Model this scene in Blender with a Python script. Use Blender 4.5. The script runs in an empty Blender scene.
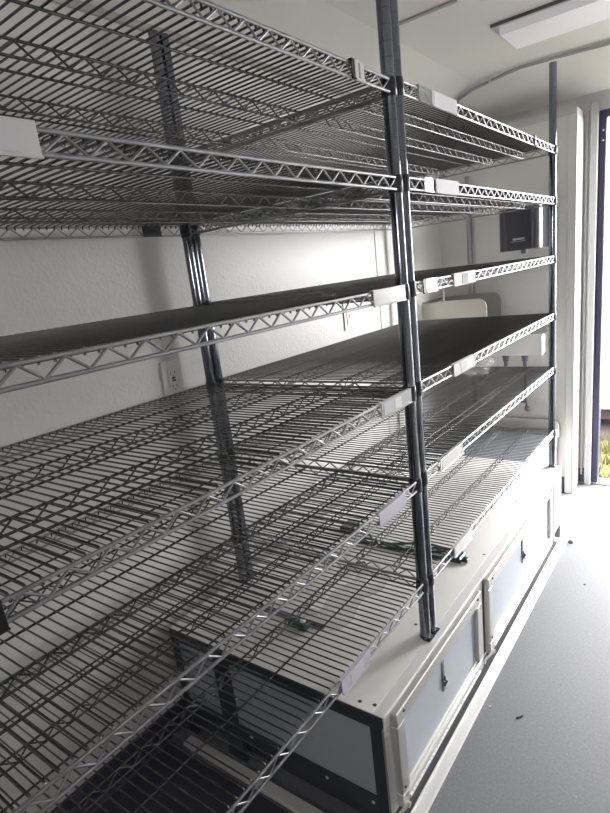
import bpy, math, random
from mathutils import Vector, Matrix
random.seed(7)
S = bpy.context.scene
COL = S.collection
PI = math.pi

# ------------------------------------------------------------------ materials
def mat(name, color, rough=.5, metal=0., noise=0., nscale=8., bump=0., bscale=60., bdist=.002,
        trans=0., alpha=1., emit=None, estr=0., ior=1.45, spec=.5, coat=0., voronoi=False, speck=None):
    m = bpy.data.materials.new(name); m.use_nodes = True
    nt = m.node_tree; N = nt.nodes; Lk = nt.links
    b = N['Principled BSDF']
    b.inputs['Base Color'].default_value = (*color, 1)
    b.inputs['Roughness'].default_value = rough
    b.inputs['Metallic'].default_value = metal
    b.inputs['IOR'].default_value = ior
    b.inputs['Specular IOR Level'].default_value = spec
    b.inputs['Transmission Weight'].default_value = trans
    b.inputs['Coat Weight'].default_value = coat
    b.inputs['Alpha'].default_value = alpha
    if emit:
        b.inputs['Emission Color'].default_value = (*emit, 1)
        b.inputs['Emission Strength'].default_value = estr
    tc = N.new('ShaderNodeTexCoord')
    if noise or speck:
        n = N.new('ShaderNodeTexNoise'); n.inputs['Scale'].default_value = nscale
        n.inputs['Detail'].default_value = 6
        Lk.new(tc.outputs['Object'], n.inputs['Vector'])
        mx = N.new('ShaderNodeMix'); mx.data_type = 'RGBA'
        mx.inputs['A'].default_value = (*[c*(1-noise) for c in color], 1)
        mx.inputs['B'].default_value = (*[min(1, c*(1+noise)) for c in color], 1)
        Lk.new(n.outputs['Fac'], mx.inputs['Factor'])
        out = mx.outputs['Result']
        if speck:
            n2 = N.new('ShaderNodeTexNoise'); n2.inputs['Scale'].default_value = speck[0]; n2.inputs['Detail'].default_value = 2
            Lk.new(tc.outputs['Object'], n2.inputs['Vector'])
            r = N.new('ShaderNodeMapRange'); r.inputs['From Min'].default_value = speck[2]; r.inputs['From Max'].default_value = speck[2]+.06
            Lk.new(n2.outputs['Fac'], r.inputs['Value'])
            m2 = N.new('ShaderNodeMix'); m2.data_type = 'RGBA'
            Lk.new(r.outputs['Result'], m2.inputs['Factor']); Lk.new(out, m2.inputs['A'])
            m2.inputs['B'].default_value = (*speck[1], 1)
            out = m2.outputs['Result']
        Lk.new(out, b.inputs['Base Color'])
    if bump:
        if voronoi:
            t = N.new('ShaderNodeTexVoronoi'); t.feature = 'SMOOTH_F1'; t.inputs['Scale'].default_value = bscale; o = t.outputs['Distance']
        else:
            t = N.new('ShaderNodeTexNoise'); t.inputs['Scale'].default_value = bscale; t.inputs['Detail'].default_value = 3; o = t.outputs['Fac']
        Lk.new(tc.outputs['Object'], t.inputs['Vector'])
        bp = N.new('ShaderNodeBump'); bp.inputs['Strength'].default_value = bump; bp.inputs['Distance'].default_value = bdist
        Lk.new(o, bp.inputs['Height']); Lk.new(bp.outputs['Normal'], b.inputs['Normal'])
    return m

M = {}
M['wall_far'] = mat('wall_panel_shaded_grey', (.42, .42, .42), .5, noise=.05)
M['wall_r'] = mat('wall_right_grey', (.66, .66, .655), .5, noise=.05)
M['wall'] = mat('wall_panel_white', (.66, .65, .625), .42, noise=.03, nscale=3, bump=.5, bscale=130, bdist=.0015, voronoi=True)
M['ceiling'] = mat('ceiling_cream', (.78, .765, .73), .5, noise=.03, nscale=2)
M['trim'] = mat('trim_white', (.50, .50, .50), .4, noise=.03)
M['batten'] = mat('batten_grey', (.4, .39, .37), .5, noise=.03)
M['floor'] = mat('floor_grey', (.180, .185, .198),   .5, noise=.26, nscale=150, bump=.3, bscale=220, bdist=.001, speck=(260, (.34, .34, .36), .70))
M['black_trim'] = mat('black_trim', (.04, .045, .052), .45, noise=.1)
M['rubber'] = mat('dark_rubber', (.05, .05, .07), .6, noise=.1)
M['bench_top'] = mat('bench_top', (.83, .82, .785), .42, noise=.04, nscale=5)
M['panel'] = mat('blue_grey_panel', (.50, .55, .60), .4, noise=.03)
M['end_panel'] = mat('shaded_blue_grey_panel', (.36, .39, .42), .4, noise=.03)  # door panel colour darkened for the shade on the near end
M['alu'] = mat('brushed_aluminium', (.66, .65, .62), .38, .75, noise=.06, nscale=30)
M['alu_white'] = mat('pale_aluminium', (.80, .80, .79), .42, .35, noise=.03, nscale=30)
M['steel'] = mat('stainless', (.60, .58, .55), .32, .85, noise=.05, nscale=14)
M['wire'] = mat('zinc_wire', (.33, .33, .345), .30, .92, noise=.05, nscale=40)
M['crosswire'] = mat('zinc_cross_wire', (.15, .15, .155), .22, .95, noise=.05, nscale=40)
M['post'] = mat('dark_chrome_post', (.19, .20, .235), .10, .97, noise=.10, nscale=50)
M['groove'] = mat('post_groove', (.17, .18, .20), .22, .9, noise=.1)
M['collar'] = mat('dark_collar', (.03, .033, .045), .32, .2, noise=.08)
M['plate'] = mat('outlet_plastic', (.74, .73, .69), .35, noise=.02)
M['slot'] = mat('outlet_slots', (.03, .03, .03), .6, noise=.1)
M['paper'] = mat('card_white', (.80, .77, .80), .6, noise=.02)
M['paper_pink'] = mat('card_pinkish', (.84, .77, .79), .6, noise=.02)
M['print_grey'] = mat('print_grey', (.34, .33, .36), .6, noise=.15, nscale=120)
M['clear'] = mat('holder_plastic', (.60, .60, .61), .22, noise=.06, nscale=25, coat=.4)
M['see'] = mat('holder_see_through', (.50, .50, .51), .2, alpha=.45, coat=.4)
M['clear_lilac'] = mat('holder_plastic_lilac', (.56, .54, .62), .22, noise=.06, nscale=25, coat=.4)
M['holder_black'] = mat('holder_black', (.012, .012, .014), .45, noise=.1)
M['holder_white'] = mat('holder_big_card', (.56, .56, .58), .5, noise=.02)
M['smoke'] = mat('smoked_plastic', (.040, .041, .056), .28, noise=.08, coat=.4)
M['smoke_back'] = mat('dispenser_back', (.42, .42, .47), .4, noise=.04)
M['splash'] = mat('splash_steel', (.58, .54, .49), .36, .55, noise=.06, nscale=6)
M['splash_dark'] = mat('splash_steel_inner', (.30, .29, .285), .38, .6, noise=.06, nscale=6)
M['drain'] = mat('drain_grey', (.13, .13, .15), .4, .3, noise=.1)
M['conduit'] = mat('conduit_grey', (.36, .36, .37), .4, .5, noise=.05)
M['lamp_body'] = mat('lamp_body', (.62, .60, .60), .45, noise=.02)
M['lamp_diffuser'] = mat('lamp_diffuser', (.84, .81, .84), .45, noise=.01, emit=(1, .97, 1), estr=.10)
M['door_frame'] = mat('door_frame_indigo', (.042, .039, .085), .38, noise=.1, nscale=10)
M['green'] = mat('dark_green_plastic', (.018, .05, .045), .3, noise=.1, coat=.4)
M['film'] = mat('clear_film', (.85, .87, .88), .15, alpha=.13, bump=.8, bscale=35, bdist=.006)
M['moulding'] = mat('moulding_grey_white', (.46, .46, .455), .5, noise=.03)
M['counter'] = mat('counter_grey', (.20, .215, .24), .4, noise=.08)
M['shell'] = mat('off_white_shell', (.70, .69, .68), .4, noise=.03)
M['latch'] = mat('latch_grey', (.20, .215, .25), .4, .3, noise=.05)
M['screw'] = mat('screw_dark', (.12, .12, .12), .4, .6, noise=.1)
M['soil'] = mat('soil_shade_brown', (.012, .007, .006), .9, noise=.3)  # near-black brown, underside shade of the trailer kept in the colour
M['grass'] = mat('grass', (.040, .038, .006), .9, noise=.5, nscale=6)
M['house'] = mat('house_white', (.40, .40, .40), .6, noise=.02)
M['house_trim'] = mat('band_blue', (.048, .052, .058), .6, noise=.02)
M['house_pane'] = mat('pale_pane', (.062, .068, .074), .5, noise=.02)
M['gravel'] = mat('gravel', (.05, .049, .047), .9, noise=.3, nscale=20)
M['debris'] = mat('debris_dark', (.05, .045, .04), .8, noise=.1)

# ------------------------------------------------------------------ mesh builder
class MB:
    def __init__(s): s.v = []; s.f = []; s.sm = []; s.mi = []
    def _add(s, vs, fs, smooth, mi=0):
        o = len(s.v); s.v += [tuple(v) for v in vs]
        for f in fs: s.f.append(tuple(i+o for i in f)); s.sm.append(smooth); s.mi.append(mi)
    def box(s, a, b, mi=0):
        x0, y0, z0 = [min(a[i], b[i]) for i in range(3)]; x1, y1, z1 = [max(a[i], b[i]) for i in range(3)]
        s._add([(x0,y0,z0),(x1,y0,z0),(x1,y1,z0),(x0,y1,z0),(x0,y0,z1),(x1,y0,z1),(x1,y1,z1),(x0,y1,z1)],
               [(3,2,1,0),(4,5,6,7),(0,1,5,4),(1,2,6,5),(2,3,7,6),(3,0,4,7)], False, mi)
        return s
    def bbox(s, a, b, r=.003, mi=0):   # box with chamfered edges
        lo = [min(a[i], b[i]) for i in range(3)]; hi = [max(a[i], b[i]) for i in range(3)]
        r = min(r, *( (hi[i]-lo[i])*.45 for i in range(3)))
        V = []; idx = {}
        for cx in (0, 1):
            for cy in (0, 1):
                for cz in (0, 1):
                    c = (cx, cy, cz)
                    for ax in range(3):
                        p = [ (lo[i] if c[i] == 0 else hi[i]) if i == ax else (lo[i]+r if c[i] == 0 else hi[i]-r) for i in range(3)]
                        idx[(c, ax)] = len(V); V.append(p)
        F = []
        for ax in range(3):
            o = [i for i in range(3) if i != ax]
            for sgn in (0, 1):
                q = []
                for (u, w) in ((0,0),(1,0),(1,1),(0,1)):
                    c = [0,0,0]; c[ax] = sgn; c[o[0]] = u; c[o[1]] = w; q.append(idx[(tuple(c), ax)])
                flip = (sgn == 0) ^ (ax == 1)
                F.append(tuple(q[::-1]) if flip else tuple(q))
        for ax in range(3):
            o = [i for i in range(3) if i != ax]
            for u in (0, 1):
                for w in (0, 1):
                    c0 = [0,0,0]; c0[o[0]] = u; c0[o[1]] = w; c1 = list(c0); c1[ax] = 1
                    c0, c1 = tuple(c0), tuple(c1)
                    F.append((idx[(c0, o[0])], idx[(c1, o[0])], idx[(c1, o[1])], idx[(c0, o[1])]))
        for c in [(a_, b_, c_) for a_ in (0,1) for b_ in (0,1) for c_ in (0,1)]:
            F.append((idx[(c, 0)], idx[(c, 1)], idx[(c, 2)]))
        # fix winding outward
        ctr = Vector([(lo[i]+hi[i])/2 for i in range(3)]); FF = []
        for f in F:
            ps = [Vector(V[i]) for i in f]; n = (ps[1]-ps[0]).cross(ps[2]-ps[0]); m_ = sum(ps, Vector())/len(ps)
            FF.append(f if n.dot(m_-ctr) > 0 else f[::-1])
        s._add(V, FF, False, mi); return s
    def tube(s, pts, r, n=8, mi=0, cap=True):
        pts = [Vector(p) for p in pts]; rings = []; V = []; F = []
        t0 = (pts[1]-pts[0]).normalized()
        up = Vector((0,0,1)) if abs(t0.z) < .9 else Vector((1,0,0))
        u = t0.cross(up).normalized()
        for i, p in enumerate(pts):
            t = ((pts[min(i+1, len(pts)-1)]-pts[max(i-1, 0)]).normalized())
            u = (u - t*u.dot(t)).normalized(); w = t.cross(u)
            rr = r[i] if isinstance(r, (list, tuple)) else r
            for k in range(n):
                a = 2*PI*k/n; V.append(p + u*math.cos(a)*rr + w*math.sin(a)*rr)
        for i in range(len(pts)-1):
            for k in range(n):
                F.append((i*n+k, i*n+(k+1) % n, (i+1)*n+(k+1) % n, (i+1)*n+k))
        s._add(V, F, True, mi)
        if cap:
            s._add(V[:n], [tuple(range(n))[::-1]], False, mi); s._add(V[-n:], [tuple(range(n))], False, mi)
        return s
    def lathe(s, c, prof, n=20, mi=0, axis='z'):
        V = []; F = []
        for (r, z) in prof:
            for k in range(n):
                a = 2*PI*k/n
                p = (r*math.cos(a), r*math.sin(a), z)
                if axis == 'x': p = (p[2], p[0], p[1])
                if axis == 'y': p = (p[1], p[2], p[0])
                V.append((c[0]+p[0], c[1]+p[1], c[2]+p[2]))
        for i in range(len(prof)-1):
            for k in range(n): F.append((i*n+k, i*n+(k+1) % n, (i+1)*n+(k+1) % n, (i+1)*n+k))
        s._add(V, F, True, mi)
        s._add(V[:n], [tuple(range(n))[::-1]], False, mi); s._add(V[-n:], [tuple(range(n))], False, mi)
        return s
    def prism(s, poly, ax, a, b, mi=0, smooth=False):
        """poly in the two other axes (in order), extruded along ax from a to b"""
        def P(u, w, t):
            if ax == 0: return (t, u, w)
            if ax == 1: return (u, t, w)
            return (u, w, t)
        n = len(poly)
        V = [P(u, w, a) for u, w in poly]+[P(u, w, b) for u, w in poly]
        area = sum(poly[i][0]*poly[(i+1) % n][1]-poly[(i+1) % n][0]*poly[i][1] for i in range(n))
        flip = (area > 0) ^ (ax == 1) ^ (b < a)
        F = [tuple(range(n))[::-1], tuple(range(n, 2*n))]+[(i, (i+1) % n, n+(i+1) % n, n+i) for i in range(n)]
        if not flip: F = [f[::-1] for f in F]
        s._add(V, F, smooth, mi); return s
    def build(s, name, m, parent=None, loc=(0,0,0), kind=None, label=None):
        me = bpy.data.meshes.new(name); me.from_pydata(s.v, [], s.f); me.update()
        me.polygons.foreach_set('use_smooth', s.sm)
        ms = m if isinstance(m, (list, tuple)) else [m]
        for x in ms: me.materials.append(x)
        if len(ms) > 1: me.polygons.foreach_set('material_index', s.mi)
        o = bpy.data.objects.new(name, me); COL.objects.link(o); o.location = loc
        if parent: o.parent = parent
        if kind: o['kind'] = kind
        if label: o['label'] = label
        return o

def tag(o, label, cat, group=None):
    o['label'] = label; o['category'] = cat
    if group: o['group'] = group
    return o
def thing(name, label, cat, loc=(0,0,0), group=None):
    o = bpy.data.objects.new(name, None); COL.objects.link(o); o.location = loc; o.empty_display_size = .05
    return tag(o, label, cat, group)
def structure(mb, name, m): return mb.build(name, m, kind='structure')

# ------------------------------------------------------------------ dimensions (metres)
FZ = -.34          # floor
CZ = 1.58          # ceiling
WX = -.66          # left wall face
RX = 1.50          # right wall face
PY = 1.76          # partition face on the end wall
EY = 1.91          # end wall face
BY = -2.30         # wall behind the camera
CORNX = -.041      # free edge of the partition
DX0, DX1, DZ = .052, .93, 1.36

# ------------------------------------------------------------------ setting
structure(MB().box((WX-.08, BY-.08, FZ-.08), (RX+.08, EY+.10, FZ)), 'floor', M['floor'])
structure(MB().box((WX-.08, BY-.08, CZ), (RX+.08, EY+.10, CZ+.06)), 'ceiling', M['ceiling'])
structure(MB().box((WX-.08, BY-.08, FZ), (WX, EY+.05, CZ)), 'wall_left', M['wall'])
bx0, bx1, bz0, bz1 = .55, .95, .85, 1.15  # unseen window opening, added behind the camera for fill light
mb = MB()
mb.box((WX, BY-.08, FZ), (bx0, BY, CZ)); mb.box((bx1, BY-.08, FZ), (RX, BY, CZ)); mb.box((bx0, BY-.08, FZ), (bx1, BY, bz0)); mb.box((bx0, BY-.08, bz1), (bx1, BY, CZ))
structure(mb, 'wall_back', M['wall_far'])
mb = MB()
for a, b in (((bx0, BY-.06, bz0), (bx0+.025, BY-.01, bz1)), ((bx1-.025, BY-.06, bz0), (bx1, BY-.01, bz1)), ((bx0+.025, BY-.06, bz0), (bx1-.025, BY-.01, bz0+.025)), ((bx0+.025, BY-.06, bz1-.025), (bx1-.025, BY-.01, bz1))): mb.box(a, b)
structure(mb, 'fill_window_1', M['alu'])
structure(MB().box((RX, BY-.08, FZ), (RX+.08, EY+.05, CZ)), 'wall_right', M['wall_r'])
# end wall : partition on the left, door wall on the right
structure(MB().box((WX, PY, FZ), (CORNX, EY+.05, 1.405)), 'wall_partition', M['wall'])
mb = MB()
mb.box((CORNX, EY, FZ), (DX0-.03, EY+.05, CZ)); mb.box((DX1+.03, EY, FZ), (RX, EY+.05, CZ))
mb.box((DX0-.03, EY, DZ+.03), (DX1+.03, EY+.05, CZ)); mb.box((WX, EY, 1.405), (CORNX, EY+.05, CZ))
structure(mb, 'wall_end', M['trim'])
# coves : sloped panels between walls and ceiling
mb = MB().prism([(WX, 1.49), (WX, CZ), (-.43, CZ)], 1, BY, EY)
structure(mb, 'trim_1', M['ceiling'])
mb = MB()
mb._add([(WX, EY, 1.47), (RX, EY, 1.455), (RX, 1.66, CZ), (WX, 1.60, CZ), (WX, EY, CZ), (RX, EY, CZ)],
        [(0, 1, 2, 3), (0, 3, 4), (1, 5, 2), (3, 2, 5, 4), (0, 4, 5, 1)], False)
structure(mb, 'trim_2', M['ceiling'])
# thin joint strips
mb = MB().box((WX, PY-.006, 1.375), (CORNX+.004, PY, 1.405)); structure(mb, 'trim_3', M['trim'])
structure(MB().box((-.43, .785, CZ-.006), (-.175, .80, CZ)), 'trim_4', M['batten'])
structure(MB().box((WX, BY, 1.475), (WX+.008, EY, 1.495)), 'trim_5', M['batten'])
structure(MB().box((WX, 1.076, .02), (WX+.0025, 1.081, 1.475)), 'trim_6', M['batten'])   # wall panel seam
# corner mouldings beside the door
mb = MB().bbox((CORNX-.030, PY-.006, FZ), (CORNX+.006, PY, 1.375), .002).bbox((CORNX, PY-.006, FZ), (CORNX+.006, EY, 1.375), .002)
structure(mb, 'trim_7', M['wall'])
mb = MB().bbox((CORNX+.014, EY-.012, FZ+.05), (CORNX+.024, EY, 1.40), .003).bbox((CORNX+.034, EY-.02, FZ), (DX0-.03, EY, 1.43), .003)
structure(mb, 'trim_8', M['moulding'])
structure(MB().bbox((WX, PY-.008, FZ), (CORNX-.032, PY, FZ+.085), .002), 'baseboard_end', M['rubber'])
structure(MB().bbox((CORNX+.008, EY-.01, FZ+.01), (CORNX+.033, EY, FZ+.085), .002), 'baseboard_door', M['rubber'])
structure(MB().bbox((WX, BY, FZ), (WX+.008, PY, FZ+.085), .002), 'baseboard_left', M['rubber'])
# door opening frame
mb = MB()
mb.bbox((DX0-.03, EY-.004, FZ+.012), (DX0, EY+.045, DZ+.03), .003); mb.bbox((DX1, EY-.004, FZ+.012), (DX1+.03, EY+.045, DZ+.03), .003)
mb.bbox((DX0, EY-.004, DZ), (DX1, EY+.045, DZ+.03), .003)
dr = structure(mb, 'door_1', M['door_frame'])
MB().bbox((DX0-.02, EY-.004, FZ), (DX1+.02, EY+.06, FZ+.012), .003).build('door_sill', M['alu'], dr)
mb = MB()
for z in (1.31, 1.27): mb.lathe((DX0-.012, EY-.004, z), [(.004, -.003), (.004, 0)], 10, axis='y')
mb.build('door_screw', M['alu_white'], dr)

# ------------------------------------------------------------------ floor trim around the bench
mb = MB()
mb.bbox((.021, -.31, FZ), (.049, 1.25, FZ+.008), .001); mb.bbox((.021, -.31, FZ), (.024, 1.25, FZ+.018), .001)
mb.bbox((-.60, -.335, FZ), (.049, -.305, FZ+.012), .001)
tag(mb.build('floor_trim', M['alu_white']), 'long white metal strip on the floor along the foot of the bench', 'floor trim')

# ------------------------------------------------------------------ storage bench
X0, X1, Y0, Y1, ZB = -.625, .023, -.285, 1.231, -.258
bench = thing('storage_bench', 'low white metal storage bench with hinged hatches carrying the wire shelving', 'storage bench', (-.29, .48, FZ))
def bp(mb, name, m, **k):
    o = mb.build(name, m, bench, **k); o.location = (.29, -.48, -FZ); return o
bp(MB().bbox((X0+.01, Y0+.01, ZB), (X1-.012, Y1-.004, -.006), .002), 'body', M['bench_top'])
bp(MB().bbox((X0, Y0, -.006), (X1-.025, Y1, 0), .0005), 'top', M['bench_top'])
mb = MB().bbox((X1-.025, Y0, -.003), (X1, Y1, 0), .0008).bbox((X1-.004, Y0, -.032), (X1, Y1, -.001), .0008)
bp(mb, 'top_edge_trim', M['alu_white'])
bp(MB().bbox((X1-.012, Y0, ZB), (X1-.001, Y1, -.03), .001), 'front_panel', M['shell'])
bp(MB().bbox((X0+.03, Y0+.03, FZ), (-.002, Y1-.01, ZB), .002), 'plinth', M['rubber'])
# near end: black angle frame with door-panel infill, its shade put into the colour
mb = MB()
mb.bbox((X0, Y0-.004, -.034), (X1-.006, Y0+.010, -.002), .001)
mb.bbox((X1-.034, Y0-.0035, FZ), (X1-.006, Y0+.010, -.034), .001)
mb.bbox((-.47, Y0-.0035, FZ+.0), (-.41, Y0+.010, -.034), .001)
mb.bbox((X0, Y0-.0035, FZ), (X0+.03, Y0+.010, -.034), .001)
mb.bbox((X0, Y0-.0045, -.262), (X1-.034, Y0+.010, -.215), .001)
bp(mb, 'end_frame', M['black_trim'])
bp(MB().box((-.41, Y0-.001, -.215), (X1-.034, Y0+.009, -.034)), 'end_panel', M['end_panel'])
bp(MB().box((X0+.03, Y0-.001, -.215), (-.47, Y0+.009, -.034)), 'end_panel', M['end_panel'])
bp(MB().bbox((X1-.006, Y0-.004, FZ+.03), (X1, Y0+.012, -.03), .001), 'corner_trim', M['alu'])
for x in (-.02, -.14, -.26, -.37):
    bp(MB().lathe((x, Y0-.0045, -.236), [(.003, -.002), (.0045, 0)], 10, axis='y'), 'rivet', M['alu'])
for x, y in ((-.010, -.262), (-.042, -.268), (-.05, .02), (-.015, .42), (-.04, .83)):
    bp(MB().lathe((x, y, 0), [(.0045, -.001), (.0045, .0002), (.003, .0006)], 10), 'rivet', M['screw'])
bp(MB().lathe((X1, Y0+.008, -.045), [(.0045, 0), (.003, .003)], 10, axis='x'), 'rivet', M['alu_white'])

def hatch(ya, yb, latch):
    za, zb = -.247, -.005
    d = MB().bbox((X1-.001, ya+.030, za+.030), (X1+.006, yb-.030, zb-.030), .001)
    d = d.build('access_door', M['panel'], bench); d.location = (.29, -.48, -FZ)
    def c(mb, name, m): return mb.build(name, m, d)
    f = MB(); w = .034; t = .016
    f.bbox((X1-.001, ya, zb-w), (X1+t, yb, zb), .002); f.bbox((X1-.001, ya, za), (X1+t, yb, za+w), .002)
    f.bbox((X1-.001, ya, za+w), (X1+t, ya+w, zb-w), .002); f.bbox((X1-.001, yb-w, za+w), (X1+t, yb, zb-w), .002)
    c(f, 'door_frame', M['alu'])
    h = MB().bbox((X1+.006, ya+.034, za+.034), (X1+.010, yb-.034, za+.040), .001)
    nk = int((yb-ya-.05)/.013)
    for k in range(nk):
        yy = ya+.026+k*.013
        h.tube([(X1+t+.002, yy, za+.012), (X1+t+.002, yy+.0105, za+.012)], .0035, 6)
    h.bbox((X1+t, ya+.02, za+.016), (X1+t+.0015, yb-.02, za+.030), .0005)
    c(h, 'piano_hinge', M['alu_white'])
    l = MB().bbox((X1+.006, latch-.006, -.138), (X1+.009, latch+.006, -.042), .001)
    c(l, 'latch_plate', M['latch'])
    c(MB().lathe((X1+.009, latch, -.108), [(.006, 0), (.006, .007), (.003, .009)], 12, axis='x').bbox((X1+.009, latch-.002, -.122), (X1+.014, latch+.002, -.095), .001), 'latch_knob', M['post'])
    for yy, zz in ((ya+.03, zb-.010), (yb-.03, zb-.010), (ya+.012, za+.05)):
        c(MB().lathe((X1+t, yy, zz), [(.004, 0), (.0025, .003)], 10, axis='x'), 'screw', M['screw'])
    a = MB().tube([(X1+.006, ya-.034, za-.004), (X1+.020, ya+.012, za+.004)], .0045, 6)
    a.lathe((X1+.006, ya-.034, za-.004), [(.007, -.004), (.007, .006)], 10, axis='x').lathe((X1+.018, ya+.012, za+.004), [(.006, -.004), (.006, .006)], 10, axis='x')
    c(a, 'hinge_pin', M['alu'])
    return d
hatch(-.262, .238, -.014)
hatch(.297, 1.03, .653)
bp(MB().box((X1-.001, .240, -.245), (X1+.0015, .245, -.008)), 'frame_shadow_strip', M['screw'])  # dark strip standing in for the hatch frame's shadow
bp(MB().box((X1-.001, .289, -.245), (X1+.0015, .295, -.008)), 'frame_shadow_strip', M['screw'])  # same painted shadow along the farther hatch frame
bp(MB().bbox((X1-.001, 1.075, -.22), (X1+.010, 1.10, -.02), .002), 'side_latch', M['alu'])
bp(MB().bbox((X1-.020, Y1-.006, FZ+.02), (X1+.002, Y1+.004, 0), .001), 'corner_trim', M['alu'])

# bolt on the floor at the far foot of the bench
tag(MB().lathe((.062, 1.235, FZ), [(.010, 0), (.010, .005), (.006, .012)], 10).build('floor_bolt', M['screw']),
    'small metal bolt on the floor at the far corner of the bench', 'bolt')

# ------------------------------------------------------------------ wire shelving
Lr = 1.1997; D = .60; TR = .0209; NW = 73
ZFAR = [1.1881, 1.0215, .8216, .6142, .4096, .1548]
ZNEAR = [1.1830, 1.0190, .8180, .6110, .4040, .1530]

def zigzag(p0, p1, h, period, off):
    """points of a zigzag bar between the two chords, from p0 to p1"""
    p0, p1 = Vector(p0), Vector(p1); n = max(2, int(round((p1-p0).length/period)))*2
    return [p0.lerp(p1, i/n)+Vector((0, 0, -.0015 if i % 2 == 0 else -h+.0015))+Vector(off) for i in range(n+1)]
def bar(mb, pts, r, n=6):
    for a, b in zip(pts[:-1], pts[1:]): mb.tube([a, b], r, n, cap=False)
def round_path(pts, r):
    out = [Vector(pts[0])]
    for i in range(1, len(pts)-1):
        p = Vector(pts[i]); a = (Vector(pts[i-1])-p).normalized(); b = (Vector(pts[i+1])-p).normalized()
        out += [p+a*r, p+(a+b)*r*.35, p+b*r]
    out.append(Vector(pts[-1])); return out

PER = Lr/NW*3
# perimeter frame (front, back and both side trusses)
fr = MB()
e = .0135
for x in (0, -D):
    for z in (0, -TR): fr.tube([(x, e, z), (x, Lr-e, z)], .0026, 8)
    fr.tube(round_path(zigzag((x, e, 0), (x, Lr-e, 0), TR, PER, (0, 0, 0)), .0014), .0017, 6, cap=False)
for y in (0, Lr):
    for z in (0, -TR): fr.tube([(-e, y, z), (-D+e, y, z)], .0026, 8)
    fr.tube(round_path(zigzag((-e, y, 0), (-D+e, y, 0), TR, PER, (0, 0, 0)), .0014), .0017, 6, cap=False)
MESH = {}
def keep(mb, name, m):
    o = mb.build(name, m); MESH[name] = o.data; bpy.data.objects.remove(o)
keep(fr, 'shelf_frame', M['wire'])
cw = MB()
for k in range(1, NW):
    y = Lr*k/NW; s_ = .0012*math.sin(k*12.9898)
    cw.tube([(-.0030, y, -.0062), (-.0036, y, .0002), (-.0065, y, .0022), (-D*.5, y+s_*.3, .0022), (-D+.0065, y, .0022), (-D+.0036, y, .0002), (-D+.0030, y, -.0062)], .0016, 6)
keep(cw, 'cross_wires', M['crosswire'])
st = MB()
for z in (-.0015, -TR): st.tube([(0, .003, z), (0, Lr-.003, z)], .0021, 6)
st.tube(round_path(zigzag((0, .004, 0), (0, Lr-.004, 0), TR, PER, (0, 0, 0)), .0014), .0015, 6, cap=False)
keep(st, 'support_truss', M['crosswire'])
keep(MB().tube([(0, .003, -.0015), (0, Lr-.003, -.0015)], .0020, 6), 'support_wire', M['crosswire'])
co = MB().lathe((0, 0, 0), [(.0134, -.0265), (.0147, -.026), (.0147, -.008), (.0139, .0045), (.0134, .005)], 20)
keep(co, 'corner_collar', M['collar'])
def post_mesh(name, z0, z1, adj):
    mb = MB(); z = z0+.010; first = True
    nxt = math.ceil((z0+.03)/.0254)*.0254
    while True:
        top = min(nxt-.0007, z1-.002)
        mb.lathe((0, 0, 0), [(.0125, z), (.0125, top)], 24, 0)
        if top >= z1-.0021: break
        mb.lathe((0, 0, 0), [(.0122, top-.0002), (.0122, top+.0016)], 24, 1)
        z = top+.0014; nxt += .0254
    mb.lathe((0, 0, 0), [(.0118, z1-.003), (.0118, z1-.001), (.009, z1)], 24, 1)
    keep(mb, name, [M['post'], M['groove']])
post_mesh('post', 0, 1.45, 0); post_mesh('long_post', FZ, 1.45, 0)
ft = MB().lathe((0, 0, 0), [(.0115, .0), (.0135, .002), (.0135, .006), (.009, .008), (.006, .012), (.006, .02)], 16)
ft.bbox((-.003, -.0138, .0), (.018, .0138, .0035), .001)
ft.lathe((.0125, .006, .0035), [(.0035, 0), (.003, .004)], 8)
keep(ft, 'foot', M['post'])
def inst(name, key, parent, loc, label=None):
    o = bpy.data.objects.new(name, MESH[key]); COL.objects.link(o); o.parent = parent; o.location = loc
    if label: o['label'] = label
    return o
def rack(label, y0, heights, near_on_floor, trusses, wires):
    t = thing('wire_shelving_rack', label, 'shelving rack', (0, y0, 0), 'freestanding wire shelving racks')
    for x in (0, -D):
        for y in (0, Lr):
            longp = near_on_floor and y == 0
            p = inst('post', 'long_post' if longp else 'post', t, (x+(-.0075 if x == 0 else .002), y, 0))
            inst('foot', 'foot', p, (0, 0, FZ if longp else 0))
    for z in heights:
        s = inst('shelf', 'shelf_frame', t, (0, 0, z))
        inst('cross_wires', 'cross_wires', s, (0, 0, 0))
        for x in trusses: inst('support_truss', 'support_truss', s, (x, 0, 0))
        for x in wires: inst('support_wire', 'support_wire', s, (x, 0, 0))
        for x in (0, -D):
            for y in (0, Lr): inst('corner_collar', 'corner_collar', s, (x+(-.0075 if x == 0 else .002), y, 0))
    return t
rack('nearer empty six-shelf wire rack overhanging the near end of the bench', -.0152-Lr, ZNEAR, True, (-.207, -.393), (-.12, -.30, -.48))
rack('farther empty six-shelf wire rack standing wholly on the bench, towards the doorway', .0152, ZFAR, False, (-.10, -.207, -.393), (-.30, -.48))

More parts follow.
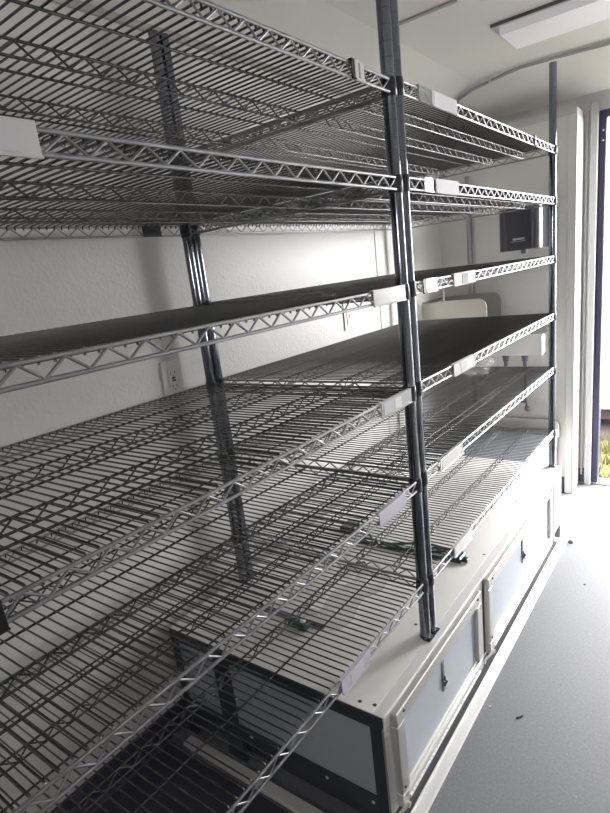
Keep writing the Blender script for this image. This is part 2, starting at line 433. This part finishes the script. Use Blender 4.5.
# ------------------------------------------------------------------ tags on the shelf edges
ORD = ['top', 'second', 'third', 'fourth', 'fifth', 'lowest']
def holder(unit, i, ya, yb, kind, label, cards=(), zt=.0035, zb=-.0245, group='price tag holders on the shelf edges'):
    z = (ZFAR if unit == 'far' else ZNEAR)[i]
    m = {'see': M['see'], 'clear': M['clear'], 'lilac': M['clear_lilac'], 'black': M['holder_black'], 'white': M['paper'], 'big': M['holder_white'], 'pink': M['paper_pink']}[kind]
    t = thing('price_tag_holder', label, 'tag holder', (.0045, (ya+yb)/2, z), group)
    h = (yb-ya)/2
    mb = MB().bbox((0, -h, zb), (.0022, h, zt), .0008)
    mb.bbox((-.0065, -h, zt-.0008), (.0022, h, zt+.001), .0005).bbox((0, -h, zb-.001), (.0045, h, zb+.0015), .0006)
    mb.build('sleeve', m, t)
    for (a, b, cm) in cards:
        MB().bbox((.0022, -h+a*2*h, zb+.003), (.0030, -h+b*2*h, zt-.003), .0002).build('card', M[cm], t)
    return t
holder('near', 0, -.168, -.158, 'black', 'small black clip on the near rack\'s top shelf edge beside a white tag')
holder('near', 0, -.157, -.128, 'white', 'small white tag by the post on the near rack\'s top shelf edge', [(.35, .5, 'print_grey')])
holder('near', 1, -.90, -.742, 'clear', 'large pale card holder at the left end of the near rack\'s second shelf', [(.0, .86, 'holder_white')], zt=.0045, zb=-.0255)
holder('near', 2, -.158, -.030, 'clear', 'wide grey holder meeting the post on the near rack\'s third shelf')
holder('near', 3, -.162, -.034, 'clear', 'two-tone tag holder meeting the post on the near rack\'s fourth shelf', [(.06, .40, 'holder_white'), (.42, .64, 'paper_pink')])
holder('near', 3, -1.0, -.880, 'black', 'black holder at the left edge of the near rack\'s fourth shelf')
holder('near', 4, -.205, -.093, 'lilac', 'lilac-grey holder a little before the post on the near rack\'s fifth shelf')
holder('near', 5, -.387, -.285, 'lilac', 'translucent lilac holder over the bench corner on the near rack\'s lowest shelf', [(.3, .75, 'holder_white')])
holder('far', 0, .085, .147, 'see', 'empty clear holder next to the post on the far rack\'s top shelf')
holder('far', 0, .149, .285, 'white', 'long white tag on the far rack\'s top shelf edge', [(.06, .9, 'paper')])
holder('far', 0, .93, .948, 'black', 'tiny dark clip towards the far end of the far rack\'s top shelf')
holder('far', 1, .090, .134, 'see', 'short clear holder beside the post on the far rack\'s second shelf')
holder('far', 1, .147, .275, 'white', 'bright white tag on the far rack\'s second shelf edge')
holder('far', 2, .055, .067, 'black', 'thin black clip next to the post on the far rack\'s third shelf')
holder('far', 2, .070, .125, 'see', 'short clear holder near the post on the far rack\'s third shelf')
holder('far', 2, .224, .362, 'pink', 'pinkish tag with grey print on the far rack\'s third shelf', [(.36, .64, 'print_grey')])
holder('far', 3, .200, .338, 'pink', 'pinkish tag with pale grey print on the far rack\'s fourth shelf', [(.3, .6, 'holder_white')])
holder('far', 4, .093, .235, 'clear', 'whitish holder on the far rack\'s fifth shelf edge', [(.06, .9, 'paper')])
holder('far', 5, .150, .275, 'clear', 'pale holder on the far rack\'s lowest shelf edge')
# black tag hanging at the back edge of the near rack's second shelf
tz = ZNEAR[1]
tag(MB().bbox((-D+.0045, -.155, tz-.024), (-D+.008, -.10, tz+.002), .001).build('price_tag_holder', M['holder_black']),
    'small black tag at the back edge of the near rack\'s second shelf, against the wall', 'tag holder', 'price tag holders on the shelf edges')

tag(MB().bbox((-.64, -1.16, FZ), (.30, -.345, FZ+.010), .004).build('dark_floor_sheet', M['rubber']),  # dark sheet added to blacken the floor under the near rack
    'dark sheet added on the floor under the overhanging near rack', 'floor mat')

# ------------------------------------------------------------------ wall outlets
def outlet(y, z, label, gfci=True):
    t = thing('wall_outlet', label, 'wall outlet', (WX, y, z), 'wall outlets')
    MB().bbox((0, -.034, -.052), (.006, .034, .052), .003).build('cover_plate', M['plate'], t)
    MB().bbox((.006, -.0165, -.033), (.0085, .0165, .033), .001).build('socket', M['plate'], t)
    mb = MB()
    for zz in (.018, -.018):
        mb.box((.0084, -.0085, zz-.004), (.0092, -.0065, zz+.004)).box((.0084, .0055, zz-.0035), (.0092, .0075, zz+.0035)).lathe((.0084, 0, zz-.009), [(.0022, 0), (.0022, .0008)], 8, axis='x')
    mb.box((.0084, -.006, -.0055), (.0092, .006, -.001)).box((.0084, -.006, .001), (.0092, .006, .0055))
    mb.build('slots', M['slot'], t)
outlet(-.095, .640, 'white double wall outlet above the near rack\'s fourth shelf')
outlet(.815, .690, 'smaller-looking white wall outlet behind the far rack, by the wall seam')

# ------------------------------------------------------------------ things on the end wall
t = thing('paper_towel_dispenser', 'dark smoked plastic paper towel dispenser on the end wall', 'paper towel dispenser', (-.228, PY+.001, .945))
def arc(x0, x1, y0, y1, n=8):   # rounded front plan (x,y)
    pts = [(x0, y1)]
    r = .045
    for k in range(n+1):
        a = PI+PI/2*k/n; pts.append((x0+r+r*math.cos(a), y0+r+r*math.sin(a)))
    for k in range(n+1):
        a = -PI/2+PI/2*k/n; pts.append((x1-r+r*math.cos(a), y0+r+r*math.sin(a)))
    pts.append((x1, y1)); return pts
MB().prism(arc(-.098, .085, -.165, -.012), 2, -.088, .090, smooth=False).build('cover', M['smoke'], t)
MB().bbox((-.106, -.014, -.09), (.094, 0, .095), .004).build('back_plate', M['smoke_back'], t)
MB().lathe((.0, -.10, -.106), [(.008, 0), (.014, .004), (.014, .018)], 14).build('paper_slot', M['drain'], t)
MB().bbox((-.03, -.167, -.045), (.02, -.165, -.037), .0005).bbox((-.035, -.167, -.052), (.025, -.165, -.050), .0005).build('emblem', M['smoke_back'], t)
MB().lathe((.094, -.05, .0), [(.006, 0), (.006, .005)], 10, axis='x').build('key_lock', M['alu'], t)

t = thing('hand_sink', 'small wall-hung steel hand sink with rounded side splash guards', 'hand sink', (WX-.001, 1.60, .58))
def guard(y, m, name='splash_guard', h=.088):
    r = .04; w = .312
    pts = [(0, -.10), (w, -.10), (w, h-r)]
    for k in range(1, 8):
        a = PI/2*k/8; pts.append((w-r+r*math.cos(a), h-r+r*math.sin(a)))
    pts += [(w-r, h), (.10, h), (0, h-.010)]
    MB().prism(pts, 1, y-.003, y+.003).build(name, m, t)
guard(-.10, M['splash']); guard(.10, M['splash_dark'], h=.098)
mb = MB().bbox((0, -.097, -.10), (.312, .097, -.093), .001).bbox((.306, -.097, -.10), (.312, .097, -.02), .001).bbox((0, -.097, -.10), (.005, .097, .09), .001)
mb.build('basin', M['steel'], t)
mb = MB().tube([(.07, 0, -.094), (.07, 0, .16), (.08, 0, .185), (.105, 0, .185), (.115, 0, .165)], .005, 8).lathe((.07, 0, -.094), [(.014, 0), (.014, .01)], 12)
mb.build('faucet', M['alu_white'], t)

t = thing('utility_sink', 'pale shallow utility sink on the end wall with two grey drains below', 'utility sink', (-.275, PY+.001, .425))
bw = .122
mb = MB().bbox((-bw, -.11, -.048), (bw, 0, -.042), .001).bbox((-bw, -.11, -.042), (bw, -.104, .045), .001)
mb.bbox((-bw, -.104, -.042), (-bw+.006, 0, .045), .001).bbox((bw-.006, -.104, -.042), (bw, 0, .045), .001).bbox((-bw+.006, -.007, -.042), (bw-.006, 0, .045), .001)
mb.build('basin', M['shell'], t)
MB().bbox((bw-.001, -.114, -.048), (bw+.004, -.104, .05), .001).bbox((-bw, -.114, .045), (bw+.004, -.100, .05), .001).build('rim', M['alu_white'], t)
for x in (-.055, .035):
    MB().lathe((x, -.06, -.108), [(.008, 0), (.009, .022), (.014, .026), (.017, .060)], 16).build('drain', M['drain'], t)
mb = MB().tube([(.035, -.06, -.108), (.035, -.06, -.27), (.042, -.06, -.30), (.036, -.06, -.32)], .006, 8)
mb.tube([(.035, -.06, -.285), (.0, -.06, -.285), (.0, -.002, -.285)], .006, 8).lathe((.046, -.06, -.332), [(.015, 0), (.016, .014), (.009, .024)], 12)
mb.build('drain_valve', M['drain'], t)

tag(MB().tube([(-.505, PY-.016, .10), (-.505, PY-.016, 1.22)], .0125, 10).build('wall_conduit', M['conduit']),
    'grey vertical pipe on the end wall between the dispenser and the corner', 'pipe')
t = thing('light_switch', 'pale blank switch plate near the free edge of the end wall', 'switch plate', (-.088, PY, 1.022))
MB().bbox((-.02, -.005, -.032), (.02, 0, .032), .002).build('cover_plate', M['wall'], t)
MB().bbox((-.004, -.009, -.009), (.004, -.005, .009), .001).build('toggle', M['wall'], t)

# ------------------------------------------------------------------ low counter box between the bench and the end wall
t = thing('equipment_box', 'low pale box with a grey lid between the bench and the end wall', 'equipment box', (-.36, 1.51, FZ))
lx0, lx1 = WX+.02+.36, -.105+.36
MB().bbox((lx0, -.245, 0), (lx1, .235, .318), .004).build('body', M['shell'], t)
MB().bbox((lx0+.01, -.24, .318), (lx1-.02, .225, .328), .002).build('lid', M['counter'], t)
MB().bbox((lx1-.02, -.245, .318), (lx1+.004, .235, .338), .002).build('side_rail', M['alu_white'], t)
r = .03; pts = [(lx0, .30), (lx1+.012, .30)]
for k in range(9):
    a = PI/2*k/8; pts.append((lx1+.012-r+r*math.cos(a), .385-r+r*math.sin(a)))
pts.append((lx0, .385))
MB().prism(pts, 1, .218, .240).build('backsplash', M['steel'], t)

# ------------------------------------------------------------------ ceiling lamp and conduit
t = thing('ceiling_lamp', 'long flat white light fixture on the ceiling near the doorway', 'ceiling light', (.42, 1.195, CZ))
MB().bbox((-.59, -.115, -.012), (.59, .115, 0), .002).build('housing', M['lamp_body'], t)
MB().prism([(-.108, -.012), (-.095, -.034), (.095, -.034), (.108, -.012)], 0, -.565, .565).build('diffuser', M['lamp_diffuser'], t)
MB().bbox((-.59, -.118, -.010), (.59, -.113, 0), .001).build('side_rail', M['drain'], t)
cpts = [(-.60, 1.76, 1.47), (-.565, 1.725, 1.512), (-.50, 1.67, 1.538), (-.437, 1.640, 1.550), (-.347, 1.620, 1.556), (-.28, 1.606, 1.563), (-.218, 1.600, 1.567), (-.10, 1.610, 1.567), (.1, 1.637, 1.564), (.6, 1.645, 1.562), (1.45, 1.650, 1.562)]
t = thing('ceiling_conduit', 'grey cable conduit curving along the ceiling edge above the end wall', 'conduit', (-.3, 1.61, 1.56))
mb = MB().tube([(x+.3, y-1.61, z-1.56) for x, y, z in cpts], .0072, 8); mb.build('tube', M['conduit'], t)
MB().bbox((-.052, .0, -.010), (-.042, .022, .014), .002).build('clip', M['alu'], t)

# ------------------------------------------------------------------ odds and ends lying on the bench top
def blob_tube(mb, pts, r, n=8): return mb.tube(pts, r, n)
# green cord bundle
t = thing('cord_bundle', 'bundle of dark green cord lying on the bench under the middle posts', 'cord', (-.30, .30, 0), None)
mb = MB()
for j in range(4):
    pts = []
    for k in range(26):
        s_ = k/25
        pts.append((-.10+.33*s_+.006*math.sin(9*s_+j), .02+.05*s_+.022*math.sin(6.5*s_+j*1.3)+.008*j, .006+.004*(j % 2)+.002*math.sin(5*s_+j)))
    mb.tube(pts, .0042, 7)
mb.build('strand', M['green'], t)
MB().bbox((.190, .035, 0), (.245, .085, .018), .004).bbox((.235, .045, .003), (.262, .062, .014), .002).build('buckle', M['green'], t)
t = thing('green_connector', 'square dark green connector lying on the bench behind the green cord', 'connector', (-.47, .41, 0))
MB().bbox((-.03, -.035, 0), (.03, .035, .022), .004).build('body', M['green'], t)
MB().tube([(.03, 0, .01), (.07, -.01, .008), (.10, -.04, .006)], .004, 7).build('lead', M['green'], t)
t = thing('spring_clamp', 'small dark green and silver clamp lying on the bench top', 'clamp', (-.305, -.122, 0))
MB().bbox((-.035, -.012, 0), (.01, .012, .014), .003).bbox((.0, -.02, .004), (.03, .015, .022), .004).build('body', M['green'], t)
MB().tube([(-.03, -.01, .012), (-.055, -.035, .006)], .004, 7).tube([(.0, .02, .02), (.015, .05, .016), (.03, .045, .02)], .004, 7).lathe((.012, 0, .022), [(.008, 0), (.006, .006)], 10).build('jaw', M['alu_white'], t)
tag(MB().bbox((-.46, -.105, 0), (-.445+.20, -.09, .006), .001).build('flat_bar', M['post']), 'thin dark metal bar lying across the bench top beside the clamp', 'metal bar')
t = thing('silver_clip', 'small shiny clip on the bench top just beyond the dark bar', 'clip', (-.33, -.04, 0))
MB().tube([(-.02, 0, .004), (0, .012, .012), (.018, .002, .006), (.006, -.014, .012)], .004, 7).build('loop', M['alu_white'], t)
MB().bbox((-.008, -.01, 0), (.012, .008, .008), .002).build('body', M['alu'], t)
t = thing('small_latch', 'tiny metal latch part on the bench top beside the middle posts', 'latch part', (-.335, .20, 0))
MB().bbox((-.02, -.006, 0), (.02, .006, .01), .002).build('body', M['alu'], t)
MB().tube([(.01, .0, .01), (.03, .01, .016), (.045, 0, .008)], .003, 7).build('hook', M['post'], t)
# clear plastic sleeve
mb = MB(); nx, ny = 8, 18; V = []; F = []
for i in range(nx+1):
    for j in range(ny+1):
        V.append((-.305+.10*i/nx+.01*math.sin(j*.7), -.10+.36*j/ny, .005+.003*math.sin(i*1.7+j*.9)))
for i in range(nx):
    for j in range(ny): a = i*(ny+1)+j; F.append((a, a+ny+1, a+ny+2, a+1))
n0 = len(V); V += [(x, y, z-.0012) for x, y, z in V]
F += [tuple(v+n0 for v in f[::-1]) for f in F]
mb._add(V, F, True)
t = tag(mb.build('plastic_sleeve', M['film']), 'flat clear plastic sleeve lying on the bench under the lowest near shelf', 'plastic sleeve')
# clear bag on the far rack's fifth shelf
mb = MB(); V = []; F = []; nu, nv = 16, 8
bx_, by_, bz_ = -.24, 1.04, ZFAR[4]+.0040
for j in range(nv+1):
    for i in range(nu):
        a = 2*PI*i/nu; ph = PI*j/nv
        rr = .8+.14*math.sin(3*a+j*1.3)+.09*math.sin(5*a+2.1*j)
        V.append((bx_+.075*math.sin(ph)*math.cos(a)*rr, by_+.10*math.sin(ph)*math.sin(a)*rr, bz_+.036-.036*math.cos(ph)+.004*math.sin(4*a)*math.sin(ph)*math.sin(ph)))
zmin = min(v[2] for v in V); V = [(x, y, z-zmin+bz_) for x, y, z in V]
for j in range(nv):
    for i in range(nu): F.append((j*nu+i, j*nu+(i+1) % nu, (j+1)*nu+(i+1) % nu, (j+1)*nu+i))
mb._add(V, F, True)
tag(mb.build('plastic_bag', M['film']), 'crumpled clear plastic bag on the far rack\'s fifth shelf', 'plastic bag')

# floor specks
for (x, y, a, l) in ((.138, .19, .7, .013),):
    tag(MB().tube([(x, y, FZ+.002), (x+l*.6, y+l*.4, FZ+.003), (x+l, y+l*1.3, FZ+.002)], .002, 6).build('floor_debris', M['debris']), 'tiny dark twig on the grey floor in front of the bench', 'debris')
for i, (x, y) in enumerate(((.067, .197), (.36, .75), (.17, .93))):
    tag(MB().lathe((x, y, FZ), [(.004, 0), (.003, .003)], 8).build('pebble', M['debris'] if i else M['alu']), ['pale pebble on the floor close to the white floor strip', 'dark pebble on the open floor, rightmost of the three', 'dark pebble on the floor before the far half of the bench'][i], 'pebble', 'pebbles on the floor')

# ------------------------------------------------------------------ outside the doorway
GZ = -.80
mb = MB().box((-6, EY+.10, GZ-.1), (10, 16, GZ)); o = mb.build('ground', M['gravel'], kind='structure')
mb = MB(); V = []
for i in range(2600):
    x = random.uniform(-1.5, 1.3); y = random.uniform(2.2, 4.1); h = random.uniform(.05, .13); a = random.uniform(0, PI)
    w = .010; dx, dy = math.cos(a)*w, math.sin(a)*w; lx, ly = random.uniform(-.04, .04), random.uniform(-.04, .04)
    mb._add([(x-dx, y-dy, GZ), (x+dx, y+dy, GZ), (x+lx, y+ly, GZ+h), (x+.002, y+.004, GZ)], [(0, 1, 2), (1, 3, 2), (3, 0, 2)], False)
g = mb.build('grass', M['grass'], kind='stuff'); tag(g, 'sunlit yellow-green grass outside the open doorway', 'grass')
structure(MB().box((-2.5, 2.15, GZ), (2.5, 4.05, GZ+.004)), 'lawn', M['grass'])
structure(MB().box((-3.6, 4.05, GZ), (2.5, 4.6, GZ+.003)), 'shaded_soil', M['soil'])  # dark ground strip painted as the shade under the parked trailer
t = thing('parked_trailer', 'overexposed white trailer with pale bands parked beyond the grass outside', 'trailer', (-.8, 4.3, GZ))
MB().bbox((-2.6, 0, .20), (2.2, 2.2, 3.3), .05).build('body', M['house'], t)
for z, h in ((2.16, .05), (1.33, .02), (1.055, .025), (1.012, .012), (.30, .03)):
    MB().box((-2.58, -.012, z), (2.18, 0, z+h)).build('side_band', M['house_trim'], t)
w_ = MB().box((-.6, -.010, 1.39), (1.1, 0, 1.67)).build('window', M['house_pane'], t)
MB().box((-2.5, .15, .08), (2.1, 2.0, .20)).build('chassis', M['soil'], t)
for x in (-1.6, -.95):
    wh = MB().lathe((x, .02, .26), [(.20, 0), (.26, .02), (.26, .16), (.20, .18)], 24, axis='y').build('wheel', M['soil'], t)
    MB().lathe((x, .012, .26), [(.12, 0), (.12, .01)], 16, axis='y').build('hub', M['house_trim'], wh)

# ------------------------------------------------------------------ light
w = bpy.data.worlds.new('World'); S.world = w; w.use_nodes = True
bg = w.node_tree.nodes['Background']; bg.inputs['Color'].default_value = (1, .985, .985, 1); bg.inputs['Strength'].default_value = 30.0
def portal(name, loc, rot, sx, sy):
    l = bpy.data.lights.new(name, 'AREA'); l.shape = 'RECTANGLE'; l.size = sx; l.size_y = sy
    l.cycles.is_portal = True
    o = bpy.data.objects.new(name, l); COL.objects.link(o); o.location = loc; o.rotation_euler = rot
    return o
portal('doorway_portal', ((DX0+DX1)/2, EY+.06, (FZ+DZ)/2), (-PI/2, 0, 0), DX1-DX0, DZ-FZ)
portal('fill_window_portal', ((bx0+bx1)/2, BY-.07, (bz0+bz1)/2), (PI/2, 0, 0), bx1-bx0, bz1-bz0)  # sky sampling through the added fill window

# ------------------------------------------------------------------ camera
R = ((0.79751924, 0.59129311, -0.11973105), (0.0675763, -0.28476841, -0.95621148), (-0.59949688, 0.75450607, -0.26706569))
C = (0.50900674, -1.05540023, 0.86317517); f, cx, cy = 553.6285, 297.7448, 430.9118
cam = bpy.data.cameras.new('camera'); co = bpy.data.objects.new('camera', cam); COL.objects.link(co)
mw = Matrix.Identity(4)
for i in range(3):
    mw[i][0] = R[0][i]; mw[i][1] = -R[1][i]; mw[i][2] = -R[2][i]; mw[i][3] = C[i]
co.matrix_world = mw
cam.sensor_fit = 'VERTICAL'; cam.sensor_height = 24; cam.lens = f/813*24; cam.clip_start = .01
cam.shift_x = (305-cx)/813; cam.shift_y = (cy-406.5)/813
S.camera = co
S.view_settings.view_transform = 'Standard'; S.view_settings.look = 'None'; S.view_settings.gamma = 1
S.view_settings.use_curve_mapping = False
S.view_settings.exposure = 0.24
S.cycles.max_bounces = 10; S.cycles.diffuse_bounces = 6; S.cycles.glossy_bounces = 4
S.cycles.use_denoising = True
